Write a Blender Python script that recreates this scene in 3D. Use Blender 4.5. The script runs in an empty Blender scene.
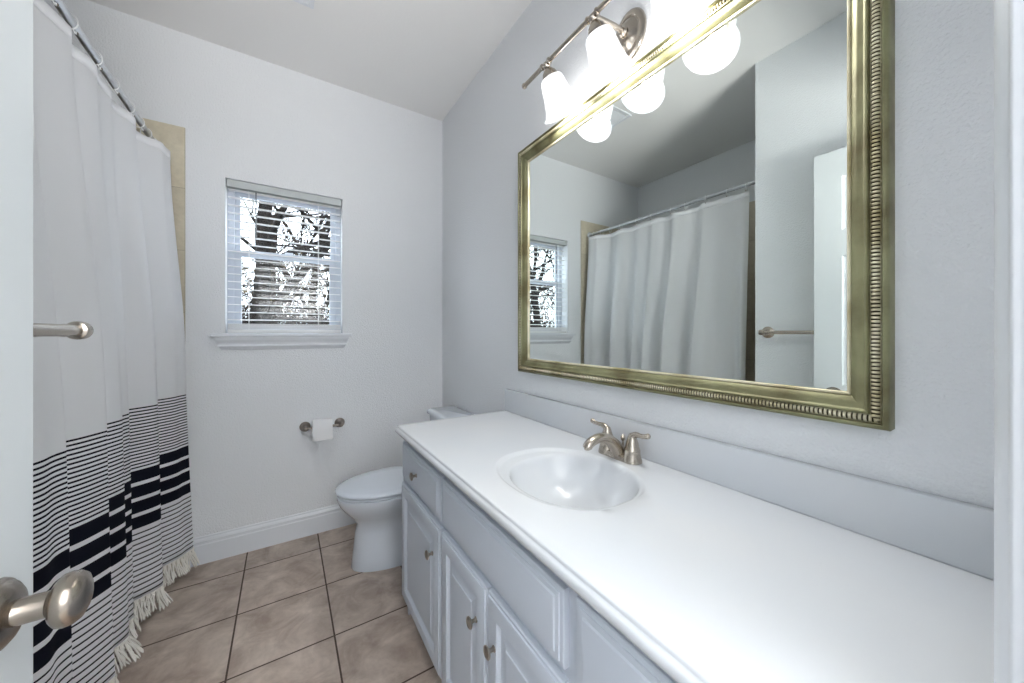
import bpy, bmesh, math, random
from mathutils import Vector, Matrix
random.seed(7)
PI = math.pi
S = bpy.context.scene
C = S.collection

# ------------------------------------------------------------------ camera, sky, exposure
EYE = 1.25                      # eye height; the floor is z = 0
FPX = 354.3495
cam_d = bpy.data.cameras.new('camera')
cam_d.sensor_width = 36.0
cam_d.lens = FPX / 1024 * 36.0
cam_d.shift_x = 0.0
cam_d.shift_y = -(341.5 - 333.289) / 1024
cam_d.clip_start = 0.01
cam = bpy.data.objects.new('camera', cam_d)
cam.location = (0, 0, EYE)
cam.rotation_euler = (PI / 2, 0, -0.5704)
C.objects.link(cam)
S.camera = cam

w = bpy.data.worlds.new('overcast_sky')
S.world = w
w.use_nodes = True
bg = w.node_tree.nodes['Background']
bg.inputs['Color'].default_value = (0.86, 0.93, 1.0, 1)
bg.inputs['Strength'].default_value = 4.4

S.view_settings.view_transform = 'Standard'
S.view_settings.look = 'None'
S.view_settings.gamma = 1.0
S.view_settings.use_curve_mapping = False
S.view_settings.exposure = 0.80
LAMP_W = 4.6
SHADE_E = 1.1
HALL_FILL_W = 74.0  # power of the fill light added in the hall

# ------------------------------------------------------------------ room numbers
XR = 1.0        # vanity wall
YB = 2.532      # window wall
YF = 0.0155      # room face of the door wall
XL = -0.379     # towel-bar wall
YC = 0.989      # corner where the tub alcove begins
XT = -1.30      # tub back wall
HC = 2.848      # ceiling
WT = 0.11       # wall thickness
WX0, WX1, WZ0, WZ1 = -0.280, 0.316, 1.250, 2.121   # window opening
DX0, DX1, DZ = -0.262, 0.470, 2.150                # door opening

# ------------------------------------------------------------------ material helpers
def srgb(r, g, b):
    def f(c):
        c /= 255.0
        return c / 12.92 if c <= 0.04045 else ((c + 0.055) / 1.055) ** 2.4
    return (f(r), f(g), f(b), 1)

def mat(name, col, rough=0.5, metal=0.0, bump=None, spec=0.5, vary=None, coat=0.0, emit=None, sheen=0.0):
    m = bpy.data.materials.new(name)
    m.use_nodes = True
    nt = m.node_tree
    p = nt.nodes['Principled BSDF']
    p.inputs['Base Color'].default_value = col
    p.inputs['Roughness'].default_value = rough
    p.inputs['Metallic'].default_value = metal
    p.inputs['Specular IOR Level'].default_value = spec
    p.inputs['Coat Weight'].default_value = coat
    p.inputs['Sheen Weight'].default_value = sheen
    tc = nt.nodes.new('ShaderNodeTexCoord')
    if vary:                      # (scale, detail, colour a, colour b)
        n = nt.nodes.new('ShaderNodeTexNoise')
        n.inputs['Scale'].default_value = vary[0]
        n.inputs['Detail'].default_value = vary[1]
        nt.links.new(tc.outputs['Object'], n.inputs['Vector'])
        r = nt.nodes.new('ShaderNodeValToRGB')
        r.color_ramp.elements[0].position = 0.35
        r.color_ramp.elements[1].position = 0.65
        r.color_ramp.elements[0].color = vary[2]
        r.color_ramp.elements[1].color = vary[3]
        nt.links.new(n.outputs['Fac'], r.inputs['Fac'])
        nt.links.new(r.outputs['Color'], p.inputs['Base Color'])
    if bump:                      # (scale, strength, distance)
        n = nt.nodes.new('ShaderNodeTexNoise')
        n.inputs['Scale'].default_value = bump[0]
        n.inputs['Detail'].default_value = 3
        nt.links.new(tc.outputs['Object'], n.inputs['Vector'])
        b = nt.nodes.new('ShaderNodeBump')
        b.inputs['Strength'].default_value = bump[1]
        b.inputs['Distance'].default_value = bump[2]
        nt.links.new(n.outputs['Fac'], b.inputs['Height'])
        nt.links.new(b.outputs['Normal'], p.inputs['Normal'])
    if emit:
        p.inputs['Emission Color'].default_value = emit[0]
        p.inputs['Emission Strength'].default_value = emit[1]
    return m

M = {}
M['wall'] = mat('wall_paint', srgb(235, 238, 242), 0.75, bump=(150, 0.8, 0.004), spec=0.35)
M['ceil'] = mat('ceiling_paint', srgb(240, 240, 240), 0.85, bump=(70, 0.3, 0.002), spec=0.2)
M['trim'] = mat('trim_paint', srgb(228, 232, 238), 0.35, bump=(8, 0.02, 0.001))
M['door'] = mat('door_paint', srgb(214, 219, 222), 0.4, bump=(30, 0.03, 0.001))
M['cab'] = mat('cabinet_paint', srgb(200, 208, 220), 0.55, bump=(40, 0.03, 0.001))
M['counter'] = mat('cultured_marble', srgb(212, 216, 221), 0.22, coat=0.15, vary=(3, 3, srgb(210, 215, 221), srgb(214, 217, 221)))
M['porc'] = mat('porcelain', srgb(214, 222, 232), 0.10, coat=0.5, vary=(2, 1, srgb(213, 221, 232), srgb(216, 223, 232)))
M['nickel'] = mat('brushed_nickel', (0.49, 0.44, 0.38, 1), 0.26, 1.0, bump=(300, 0.03, 0.0003))
M['dnickel'] = mat('dark_nickel', (0.30, 0.26, 0.23, 1), 0.3, 1.0, bump=(300, 0.03, 0.0003))
M['knobn'] = mat('cabinet_knob_nickel', (0.40, 0.36, 0.32, 1), 0.3, 1.0, bump=(300, 0.03, 0.0003))
M['doorn'] = mat('door_knob_nickel', (0.36, 0.315, 0.27, 1), 0.26, 1.0, bump=(300, 0.03, 0.0003))
M['chrome'] = mat('chrome', (0.62, 0.64, 0.67, 1), 0.12, 1.0, bump=(200, 0.01, 0.0003))
M['rod'] = mat('satin_chrome_rod', (0.62, 0.64, 0.67, 1), 0.3, 1.0, bump=(200, 0.02, 0.0003))
M['shade'] = mat('lit_frosted_glass', (0.03, 0.03, 0.03, 1), 0.35, emit=((1.0, 0.985, 0.96, 1), SHADE_E))
_n = M['shade'].node_tree.nodes; _l = M['shade'].node_tree.links
_t = _n.new('ShaderNodeTexNoise'); _t.inputs['Scale'].default_value = 16; _t.inputs['Detail'].default_value = 5; _t.inputs['Distortion'].default_value = 1.5
_r = _n.new('ShaderNodeValToRGB'); _r.color_ramp.elements[0].position = 0.35; _r.color_ramp.elements[1].position = 0.62
_r.color_ramp.elements[0].color = (0.66, 0.70, 0.78, 1); _r.color_ramp.elements[1].color = (1.0, 0.99, 0.97, 1)
_l.new(_n['Texture Coordinate'].outputs['Object'], _t.inputs['Vector']); _l.new(_t.outputs['Fac'], _r.inputs[0]); _l.new(_r.outputs[0], _n['Principled BSDF'].inputs['Emission Color'])
def pass_light(m, k):
    nt = m.node_tree; p = nt.nodes['Principled BSDF']; out = nt.nodes['Material Output']
    t = nt.nodes.new('ShaderNodeBsdfTransparent'); mx = nt.nodes.new('ShaderNodeMixShader'); mx.inputs[0].default_value = k
    nt.links.new(p.outputs[0], mx.inputs[1]); nt.links.new(t.outputs[0], mx.inputs[2]); nt.links.new(mx.outputs[0], out.inputs['Surface'])
pass_light(M['shade'], 0.38)
M['bulb'] = mat('lit_bulb', (1, 1, 1, 1), 0.4, emit=((1.0, 0.98, 0.95, 1), 2.5))
M['blind'] = mat('blind_vinyl', srgb(246, 247, 248), 0.45, bump=(20, 0.02, 0.001))
M['shaded_valance'] = mat('shaded_headrail_vinyl', srgb(196, 202, 204), 0.5, bump=(20, 0.02, 0.001))  # blind white greyed to carry the shade on the headrail
M['vinyl'] = mat('window_vinyl', srgb(200, 206, 216), 0.45, bump=(20, 0.02, 0.001))
M['wand'] = mat('clear_grey_plastic', srgb(120, 125, 130), 0.3, bump=(20, 0.02, 0.001))
M['ring'] = mat('white_plastic_ring', srgb(238, 240, 242), 0.3, bump=(40, 0.02, 0.001))
M['paper'] = mat('toilet_paper', srgb(240, 241, 243), 0.95, bump=(180, 0.25, 0.001))
M['card'] = mat('cardboard_core', srgb(150, 125, 98), 0.9, bump=(90, 0.1, 0.001))
M['fringe'] = mat('cotton_fringe', srgb(232, 229, 222), 0.95, bump=(400, 0.4, 0.001), sheen=0.3)
M['tub'] = mat('tub_enamel', srgb(225, 222, 212), 0.15, coat=0.4, vary=(2, 1, srgb(224, 221, 211), srgb(227, 224, 214)))
M['dark'] = mat('dark_gap', srgb(40, 42, 46), 0.7, bump=(60, 0.05, 0.001))
M['soil'] = mat('leaf_litter', srgb(84, 72, 60), 0.95, vary=(6, 6, srgb(44, 36, 28), srgb(130, 116, 98)), bump=(20, 0.6, 0.02))
M['bark'] = mat('dark_bark', srgb(20, 17, 16), 0.95, spec=0.1, vary=(14, 5, srgb(10, 9, 8), srgb(32, 27, 24)), bump=(40, 0.5, 0.01))
M['bark2'] = mat('brown_bark', srgb(30, 25, 21), 0.95, spec=0.1, vary=(14, 5, srgb(14, 12, 10), srgb(48, 40, 33)), bump=(40, 0.5, 0.01))
M['leaf'] = mat('dry_leaves', srgb(70, 60, 44), 0.9, spec=0.1, vary=(5, 3, srgb(34, 29, 22), srgb(104, 92, 68)), bump=(30, 0.2, 0.003))
M['carpet'] = mat('hall_floor', srgb(190, 184, 176), 0.95, bump=(200, 0.5, 0.003))

def mirror_mat():
    m = mat('mirror_silver', (0.85, 0.90, 0.875, 1), 0.0, 1.0)
    return m
M['mirror'] = mirror_mat()

def glass_mat():
    m = bpy.data.materials.new('window_glass'); m.use_nodes = True
    nt = m.node_tree; nt.nodes.clear()
    o = nt.nodes.new('ShaderNodeOutputMaterial'); mx = nt.nodes.new('ShaderNodeMixShader')
    t = nt.nodes.new('ShaderNodeBsdfTransparent'); g = nt.nodes.new('ShaderNodeBsdfGlossy')
    g.inputs['Roughness'].default_value = 0.02
    t.inputs['Color'].default_value = (0.95, 0.97, 0.98, 1)
    mx.inputs[0].default_value = 0.03
    nt.links.new(t.outputs[0], mx.inputs[1]); nt.links.new(g.outputs[0], mx.inputs[2]); nt.links.new(mx.outputs[0], o.inputs[0])
    return m
M['glass'] = glass_mat()

def gilt(name, ca, cb, rough, zs):
    m = mat(name, ca, rough, 0.35, bump=(120, 0.15, 0.0008))
    nt = m.node_tree; p = nt.nodes['Principled BSDF']
    tc = nt.nodes.new('ShaderNodeTexCoord'); mp = nt.nodes.new('ShaderNodeMapping')
    mp.inputs['Scale'].default_value = zs
    n = nt.nodes.new('ShaderNodeTexNoise'); n.inputs['Scale'].default_value = 9; n.inputs['Detail'].default_value = 6
    r = nt.nodes.new('ShaderNodeValToRGB'); r.color_ramp.elements[0].position = 0.36; r.color_ramp.elements[1].position = 0.6
    r.color_ramp.elements[0].color = cb; r.color_ramp.elements[1].color = ca
    nt.links.new(tc.outputs['Object'], mp.inputs[0]); nt.links.new(mp.outputs[0], n.inputs['Vector'])
    nt.links.new(n.outputs['Fac'], r.inputs[0]); nt.links.new(r.outputs[0], p.inputs['Base Color'])
    return m
M['gilt'] = gilt('antique_gilt', srgb(138, 138, 104), srgb(102, 96, 66), 0.42, (1, 1, 1))
M['giltlite'] = gilt('pale_gilt', srgb(226, 220, 196), srgb(178, 166, 128), 0.3, (1, 1, 1))
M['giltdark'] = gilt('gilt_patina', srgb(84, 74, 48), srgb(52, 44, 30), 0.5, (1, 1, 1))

def tile_mat(name, pitch, ox, oy, grout_w, c1, c2, cg, axes=('X', 'Y'), rough=0.35, oz=0.0):
    m = bpy.data.materials.new(name); m.use_nodes = True
    nt = m.node_tree; N = nt.nodes; L = nt.links; p = N['Principled BSDF']
    g = N.new('ShaderNodeNewGeometry'); sx = N.new('ShaderNodeSeparateXYZ'); L.new(g.outputs['Position'], sx.inputs[0])
    def mth(op, a, b=None, c=None):
        n = N.new('ShaderNodeMath'); n.operation = op
        for i, v in enumerate((a, b, c)):
            if v is None: continue
            if isinstance(v, (int, float)): n.inputs[i].default_value = v
            else: L.new(v, n.inputs[i])
        return n.outputs[0]
    edges, ids = [], []
    for ax, off in zip(axes, (ox, oy)):
        u = mth('DIVIDE', mth('SUBTRACT', sx.outputs[ax], off), pitch)
        fr = mth('FRACT', u)
        d = mth('MINIMUM', fr, mth('SUBTRACT', 1.0, fr))
        edges.append(mth('LESS_THAN', d, grout_w / 2 / pitch))
        ids.append(mth('FLOOR', u))
    gm = mth('MAXIMUM', edges[0], edges[1])
    idv = mth('ADD', mth('MULTIPLY', ids[0], 12.9898), mth('MULTIPLY', ids[1], 78.233))
    rnd = mth('FRACT', mth('MULTIPLY', mth('SINE', idv), 43758.5))
    cmb = N.new('ShaderNodeCombineXYZ'); L.new(sx.outputs[0], cmb.inputs[0]); L.new(sx.outputs[1], cmb.inputs[1])
    L.new(mth('ADD', sx.outputs[2], mth('MULTIPLY', rnd, 9.0)), cmb.inputs[2])
    n1 = N.new('ShaderNodeTexNoise'); n1.inputs['Scale'].default_value = 7; n1.inputs['Detail'].default_value = 8; n1.inputs['Roughness'].default_value = 0.62
    n1.inputs['Distortion'].default_value = 0.6
    L.new(cmb.outputs[0], n1.inputs['Vector'])
    r = N.new('ShaderNodeValToRGB'); r.color_ramp.elements[0].position = 0.32; r.color_ramp.elements[1].position = 0.68
    r.color_ramp.elements[0].color = c1; r.color_ramp.elements[1].color = c2
    L.new(n1.outputs['Fac'], r.inputs[0])
    n2 = N.new('ShaderNodeTexNoise'); n2.inputs['Scale'].default_value = 45; n2.inputs['Detail'].default_value = 4
    L.new(cmb.outputs[0], n2.inputs['Vector'])
    hv = N.new('ShaderNodeHueSaturation')
    L.new(r.outputs[0], hv.inputs['Color'])
    L.new(mth('ADD', mth('ADD', mth('MULTIPLY', rnd, 0.12), 0.80), mth('MULTIPLY', n2.outputs['Fac'], 0.28)), hv.inputs['Value'])
    mx = N.new('ShaderNodeMix'); mx.data_type = 'RGBA'
    L.new(gm, mx.inputs[0]); L.new(hv.outputs[0], mx.inputs[6]); mx.inputs[7].default_value = cg
    L.new(mx.outputs[2], p.inputs['Base Color'])
    L.new(mth('ADD', mth('MULTIPLY', gm, 0.5), rough), p.inputs['Roughness'])
    b = N.new('ShaderNodeBump'); b.inputs['Strength'].default_value = 0.5; b.inputs['Distance'].default_value = 0.003
    L.new(mth('SUBTRACT', mth('MULTIPLY', n1.outputs['Fac'], 0.25), gm), b.inputs['Height'])
    L.new(b.outputs[0], p.inputs['Normal'])
    return m
M['floor'] = tile_mat('beige_floor_tile', 0.3525, -0.1789, 2.3346, 0.0065, srgb(158, 141, 129), srgb(210, 196, 184), srgb(84, 70, 62))
M['surr_y'] = tile_mat('tan_wall_tile_back', 0.33, -0.446, 0.04, 0.003, srgb(202, 193, 172), srgb(216, 208, 188), srgb(176, 168, 150), axes=('X', 'Z'), rough=0.3)
M['surr_x'] = tile_mat('tan_wall_tile_side', 0.33, 0.0, 0.04, 0.003, srgb(202, 193, 172), srgb(216, 208, 188), srgb(176, 168, 150), axes=('Y', 'Z'), rough=0.3)

def curtain_mat():
    # stripes follow the cloth: uv.y is the distance in metres below the first stripe
    m = bpy.data.materials.new('striped_cotton'); m.use_nodes = True
    nt = m.node_tree; N = nt.nodes; L = nt.links; p = N['Principled BSDF']
    uv = N.new('ShaderNodeUVMap'); uv.uv_map = 'cloth'
    sx = N.new('ShaderNodeSeparateXYZ'); L.new(uv.outputs[0], sx.inputs[0])
    v = sx.outputs[1]
    def mth(op, a, b=None):
        n = N.new('ShaderNodeMath'); n.operation = op
        for i, q in enumerate((a, b)):
            if q is None: continue
            if isinstance(q, (int, float)): n.inputs[i].default_value = q
            else: L.new(q, n.inputs[i])
        return n.outputs[0]
    def band(lo, hi, pitch, duty):
        inside = mth('MULTIPLY', mth('GREATER_THAN', v, lo), mth('LESS_THAN', v, hi))
        fr = mth('FRACT', mth('DIVIDE', mth('SUBTRACT', v, lo), pitch))
        return mth('MULTIPLY', inside, mth('LESS_THAN', fr, duty))
    a = band(0.0, 0.2630, 0.01395, 0.41)
    b = band(0.2665, 0.5200, 0.0655, 0.765)
    c = band(0.5330, 0.8200, 0.0219, 0.25)
    s = mth('MAXIMUM', mth('MAXIMUM', a, b), c)
    n = N.new('ShaderNodeTexNoise'); n.inputs['Scale'].default_value = 900; n.inputs['Detail'].default_value = 2
    L.new(uv.outputs[0], n.inputs['Vector'])
    mx = N.new('ShaderNodeMix'); mx.data_type = 'RGBA'
    mx.inputs[6].default_value = srgb(242, 243, 246); mx.inputs[7].default_value = srgb(24, 26, 38)
    L.new(s, mx.inputs[0]); L.new(mx.outputs[2], p.inputs['Base Color'])
    p.inputs['Roughness'].default_value = 0.9; p.inputs['Specular IOR Level'].default_value = 0.15
    b2 = N.new('ShaderNodeBump'); b2.inputs['Strength'].default_value = 0.15; b2.inputs['Distance'].default_value = 0.0008
    L.new(n.outputs['Fac'], b2.inputs['Height']); L.new(b2.outputs[0], p.inputs['Normal'])
    tr = N.new('ShaderNodeBsdfTranslucent'); L.new(mx.outputs[2], tr.inputs['Color'])
    ms = N.new('ShaderNodeMixShader'); ms.inputs[0].default_value = 0.25
    L.new(p.outputs[0], ms.inputs[1]); L.new(tr.outputs[0], ms.inputs[2])
    L.new(ms.outputs[0], N['Material Output'].inputs['Surface'])
    return m
M['curtain'] = curtain_mat()

# ------------------------------------------------------------------ mesh helpers
def box(bm, x0, x1, y0, y1, z0, z1, bev=0.0, seg=2):
    vs = [bm.verts.new((x, y, z)) for x in (x0, x1) for y in (y0, y1) for z in (z0, z1)]
    q = [(0, 1, 3, 2), (4, 6, 7, 5), (0, 4, 5, 1), (2, 3, 7, 6), (0, 2, 6, 4), (1, 5, 7, 3)]
    fs = [bm.faces.new([vs[i] for i in f]) for f in q]
    if bev > 0:
        es = list({e for f in fs for e in f.edges})
        bmesh.ops.bevel(bm, geom=es, offset=bev, segments=seg, affect='EDGES', profile=0.5, clamp_overlap=True)

def loft(bm, rings, closed=True, cap0=True, cap1=True):
    R = [[bm.verts.new(p) for p in r] for r in rings]
    n = len(R[0])
    for a, b in zip(R, R[1:]):
        for i in range(n if closed else n - 1):
            j = (i + 1) % n
            bm.faces.new((a[i], a[j], b[j], b[i]))
    if cap0 and closed: bm.faces.new(R[0][::-1])
    if cap1 and closed: bm.faces.new(R[-1])
    return R

def frame_of(d):
    d = Vector(d).normalized()
    u = Vector((0, 0, 1)) if abs(d.z) < 0.9 else Vector((1, 0, 0))
    a = d.cross(u).normalized(); b = a.cross(d).normalized()
    return d, a, b

def lathe(bm, prof, o=(0, 0, 0), axis=(0, 0, 1), n=32, cap0=True, cap1=True, sx=1.0, sy=1.0):
    # prof: list of (radius, distance along axis)
    d, a, b = frame_of(axis); o = Vector(o)
    rings = [[o + d * h + a * (r * sx * math.cos(2 * PI * i / n)) + b * (r * sy * math.sin(2 * PI * i / n)) for i in range(n)] for r, h in prof]
    loft(bm, rings, True, cap0, cap1)

def tube(bm, pts, rad, n=12, caps=True):
    pts = [Vector(p) for p in pts]
    rads = rad if isinstance(rad, (list, tuple)) else [rad] * len(pts)
    rings = []
    d, a, b = frame_of(pts[1] - pts[0])
    for i, p in enumerate(pts):
        t = (pts[min(i + 1, len(pts) - 1)] - pts[max(i - 1, 0)]).normalized()
        a = (a - t * a.dot(t)).normalized(); b = t.cross(a)
        rings.append([p + (a * math.cos(2 * PI * k / n) + b * math.sin(2 * PI * k / n)) * rads[i] for k in range(n)])
    loft(bm, rings, True, caps, caps)

def curve_pts(ctrl, n=8):
    # Catmull-Rom through control points (tuples of any length)
    out = []
    P = [ctrl[0]] + list(ctrl) + [ctrl[-1]]
    for i in range(1, len(P) - 2):
        for k in range(n):
            t = k / n
            out.append(tuple(0.5 * (2 * P[i][j] + (P[i + 1][j] - P[i - 1][j]) * t + (2 * P[i - 1][j] - 5 * P[i][j] + 4 * P[i + 1][j] - P[i + 2][j]) * t * t
                             + (3 * P[i][j] - P[i - 1][j] - 3 * P[i + 1][j] + P[i + 2][j]) * t ** 3) for j in range(len(ctrl[0]))))
    out.append(tuple(ctrl[-1]))
    return out

def obj(name, bm, m, parent=None, smooth=False, angle=35, recalc=True):
    if recalc: bmesh.ops.recalc_face_normals(bm, faces=bm.faces[:])
    me = bpy.data.meshes.new(name)
    bm.to_mesh(me); bm.free()
    for mm in (m if isinstance(m, (list, tuple)) else [m]): me.materials.append(mm)
    if smooth:
        me.polygons.foreach_set('use_smooth', [True] * len(me.polygons))
        me.set_sharp_from_angle(angle=math.radians(angle))
    o = bpy.data.objects.new(name, me)
    C.objects.link(o)
    if parent:
        o.parent = parent
        o.matrix_parent_inverse = Matrix.Translation(-Vector(parent_loc(parent)))
    return o

def parent_loc(p):
    v = Vector((0, 0, 0))
    if p.type == 'EMPTY': v = Vector(p.location)
    return v

def thing(name, loc, label, cat, group=None):
    o = bpy.data.objects.new(name, None); C.objects.link(o)
    o.empty_display_size = 0.05
    o.location = loc; o['label'] = label; o['category'] = cat
    if group: o['group'] = group
    return o

def tag(o, label, cat, group=None, kind=None):
    o['label'] = label; o['category'] = cat
    if group: o['group'] = group
    if kind: o['kind'] = kind
    return o

def struct(name, bm, m, label, cat, parent=None, smooth=False):
    o = obj(name, bm, m, parent, smooth)
    if parent is None:
        o['kind'] = 'structure'; o['label'] = label; o['category'] = cat
    return o

def B(*a, **k):
    bm = bmesh.new(); box(bm, *a, **k); return bm

# ------------------------------------------------------------------ the room shell
FX0, FX1, FY0 = -1.30, 1.0, -1.5
struct('floor', B(XT - 0.1, XR + 0.1, -WT, YB + 0.1, -0.08, 0.0), M['floor'], 'beige and taupe square ceramic tile floor with brown grout lines', 'floor')
struct('ceiling', B(XT - 0.1, XR + 0.1, -WT, YB + 0.1, HC, HC + 0.08), M['ceil'], 'plain white textured ceiling', 'ceiling')
struct('wall_right', B(XR, XR + 0.1, -WT, YB + 0.1, 0.0, HC), M['wall'], 'pale grey wall behind the mirror and vanity', 'wall')
bm = bmesh.new()
BW = 0.13
box(bm, XT - 0.1, WX0, YB, YB + BW, 0, HC); box(bm, WX1, XR, YB, YB + BW, 0, HC)
box(bm, WX0, WX1, YB, YB + BW, 0, WZ0 - 0.02); box(bm, WX0, WX1, YB, YB + BW, WZ1, HC)
struct('wall_back', bm, M['wall'], 'pale grey textured wall around the small window', 'wall')
bm = bmesh.new()
box(bm, XL - 0.1, XL, -WT, YC, 0, HC)
box(bm, XT, XL - 0.1, YC - 0.1, YC, 0, HC)
struct('wall_left', bm, M['wall'], 'pale grey wall that carries the towel bar beside the door', 'wall')
struct('wall_tub', B(XT - 0.1, XT, YC - 0.1, YB, 0, HC), M['wall'], 'pale grey wall above the tub behind the curtain', 'wall')
bm = bmesh.new()
box(bm, XL, DX0 - 0.02, -WT, YF, 0, HC); box(bm, DX1 + 0.02, XR, -WT, YF, 0, HC); box(bm, DX0 - 0.02, DX1 + 0.02, -WT, YF, DZ + 0.02, HC)
struct('wall_front', bm, M['wall'], 'pale grey wall around the door opening', 'wall')

# unseen hallway behind the viewer, added to limit sky light through the door
struct('floor_1', B(-1.40, 2.2, -1.62, -WT, -0.08, 0.0), M['carpet'], 'unseen hallway floor added outside the bathroom door', 'floor')
struct('ceiling_1', B(-1.40, 2.2, -1.62, -WT, 2.75, 2.83), M['ceil'], 'unseen hallway ceiling added outside the bathroom door', 'ceiling')
bm = bmesh.new()
box(bm, -1.40, 2.2, -1.62, -1.52, 0, 2.75); box(bm, -1.40, -1.30, -1.52, -WT, 0, 2.75); box(bm, 2.1, 2.2, -1.52, -WT, 0, 2.75)
box(bm, -1.30, XL, -WT - 0.1, -WT, 0, 2.75); box(bm, XR, 2.1, -WT - 0.1, -WT, 0, 2.75)
struct('wall_hall_unseen', bm, M['wall'], 'pale unseen hallway walls added outside the bathroom door', 'wall')

# tub surround tiling: back (window) wall strip, long wall and near wall
TZ = 2.3425
struct('trim_1', B(XT, -0.446, YB - 0.008, YB, 0.0, TZ), M['surr_y'], 'tan tile surround strip on the window wall behind the curtain', 'tile surround')
struct('trim_2', B(XT, XT + 0.008, YC + 0.008, YB - 0.008, 0.0, TZ), M['surr_x'], 'tan tile surround on the long wall above the tub', 'tile surround')
struct('trim_3', B(XT, -0.446, YC, YC + 0.008, 0.0, TZ), M['surr_y'], 'tan tile surround on the near end wall above the tub', 'tile surround')

# baseboards
def base_profile(h=0.147, t=0.014):
    return [(0, 0), (t, 0), (t, h - 0.045), (t - 0.003, h - 0.040), (t - 0.003, h - 0.030), (t - 0.001, h - 0.026), (t - 0.004, h - 0.018),
            (t - 0.009, h - 0.010), (t - 0.009, h - 0.004), (t - 0.011, h), (0, h)]
def baseboard(name, p0, p1, nrm, label):
    bm = bmesh.new()
    rings = [[Vector((p[0] + nrm[0] * t, p[1] + nrm[1] * t, z)) for t, z in base_profile()] for p in (p0, p1)]
    loft(bm, rings)
    return struct(name, bm, M['trim'], label, 'baseboard')
baseboard('baseboard_back', (-0.446, YB), (XR, YB), (0, -1), 'white moulded baseboard under the window')
baseboard('baseboard_right', (XR, 1.60), (XR, YB - 0.014), (-1, 0), 'white moulded baseboard behind the toilet')
baseboard('baseboard_left', (XL, YF), (XL, YC), (1, 0), 'white moulded baseboard behind the open door')

# door frame: jambs and head (door opening the camera looks through)
dl = obj('door_1', B(DX1, DX1 + 0.02, -WT, YF, 0, DZ + 0.02, bev=0.001), M['trim'])
dl['kind'] = 'structure'; dl['label'] = 'white door jamb at the right edge of the view'; dl['category'] = 'door frame'
obj('left_jamb', B(DX0 - 0.02, DX0, -WT, YF, 0, DZ + 0.02, bev=0.001), M['trim'], dl)
obj('head_jamb', B(DX0, DX1, -WT, YF, DZ, DZ + 0.02, bev=0.001), M['trim'], dl)
# moulded casing on the room side, latch side and over the head
def casing(p0, p1, inward, name):
    # profile across the width (distance from the opening, projection from the wall)
    pr = [(0.004, 0.0), (0.004, 0.0055), (0.0055, 0.0068), (0.014, 0.0085), (0.017, 0.0070), (0.022, 0.0075), (0.030, 0.0125), (0.045, 0.016),
          (0.056, 0.018), (0.060, 0.0172), (0.062, 0.014), (0.062, 0.0)]
    bm = bmesh.new()
    rings = []
    for p in (p0, p1):
        rings.append([Vector((p[0] + inward[0] * a, YF + h, p[2] + inward[2] * a)) for a, h in pr])
    loft(bm, rings)
    return obj(name, bm, M['trim'], dl, smooth=True, angle=50)
casing((DX1, 0, 0), (DX1, 0, DZ + 0.062), (1, 0, 0), 'side_casing')
casing((DX0, 0, DZ), (DX1, 0, DZ), (0, 0, 1), 'head_casing')

# ------------------------------------------------------------------ window
def rect_loop(x0, x1, z0, z1, y):
    return [Vector((x0, y, z0)), Vector((x1, y, z0)), Vector((x1, y, z1)), Vector((x0, y, z1))]
def frame_y(bm, x0, x1, z0, z1, wd, y0, y1, wd_z=None):
    wz = wd_z or wd
    box(bm, x0, x0 + wd, y0, y1, z0, z1, bev=0.0015, seg=1); box(bm, x1 - wd, x1, y0, y1, z0, z1, bev=0.0015, seg=1)
    box(bm, x0 + wd, x1 - wd, y0, y1, z0, z0 + wz, bev=0.0015, seg=1); box(bm, x0 + wd, x1 - wd, y0, y1, z1 - wz, z1, bev=0.0015, seg=1)
YW = YB + 0.085
bm = bmesh.new(); frame_y(bm, WX0, WX1, WZ0 - 0.02, WZ1, 0.032, YW, YW + 0.055)
win = struct('window_1', bm, M['vinyl'], 'small white vinyl double hung window behind a horizontal blind', 'window')
mz = WZ0 + 0.475
bm = bmesh.new(); frame_y(bm, WX0 + 0.032, WX1 - 0.032, WZ0 + 0.012, mz + 0.018, 0.034, YW + 0.006, YW + 0.028)
sash = obj('lower_sash', bm, M['vinyl'], win)
obj('pane', B(WX0 + 0.066, WX1 - 0.066, YW + 0.014, YW + 0.018, WZ0 + 0.046, mz - 0.016), M['glass'], sash)
bm = bmesh.new(); frame_y(bm, WX0 + 0.032, WX1 - 0.032, mz - 0.018, WZ1 - 0.032, 0.026, YW + 0.030, YW + 0.050)
sash2 = obj('upper_sash', bm, M['vinyl'], win)
obj('pane', B(WX0 + 0.058, WX1 - 0.058, YW + 0.038, YW + 0.042, mz + 0.008, WZ1 - 0.058), M['glass'], sash2)
obj('sash_lock', B(0.0, 0.045, YW - 0.004, YW + 0.012, mz + 0.018, mz + 0.028, bev=0.003), M['vinyl'], sash)

# window stool and moulded apron
bm = bmesh.new()
box(bm, -0.341, 0.367, YB - 0.045, YB, 1.230, 1.250, bev=0.005)
box(bm, WX0, WX1, YB, YW, 1.230, 1.250)
stool = struct('trim_4', bm, M['trim'], 'white window sill board with rounded nose under the blind', 'window sill')
bm = bmesh.new()
pr = [(0, 1.230, 0), (0.034, 1.230, 0), (0.034, 1.224, 0), (0.030, 1.212, 0.004), (0.020, 1.196, 0.010), (0.017, 1.186, 0.013), (0.020, 1.182, 0.013),
      (0.020, 1.176, 0.015), (0.010, 1.164, 0.022), (0.006, 1.157, 0.026), (0, 1.155, 0.027)]
rings = [[Vector((-0.322 + i, YB - d, z)) for d, z, i in pr], [Vector((0.350 - i, YB - d, z)) for d, z, i in pr]]
loft(bm, rings)
obj('apron', bm, M['trim'], stool)

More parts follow.
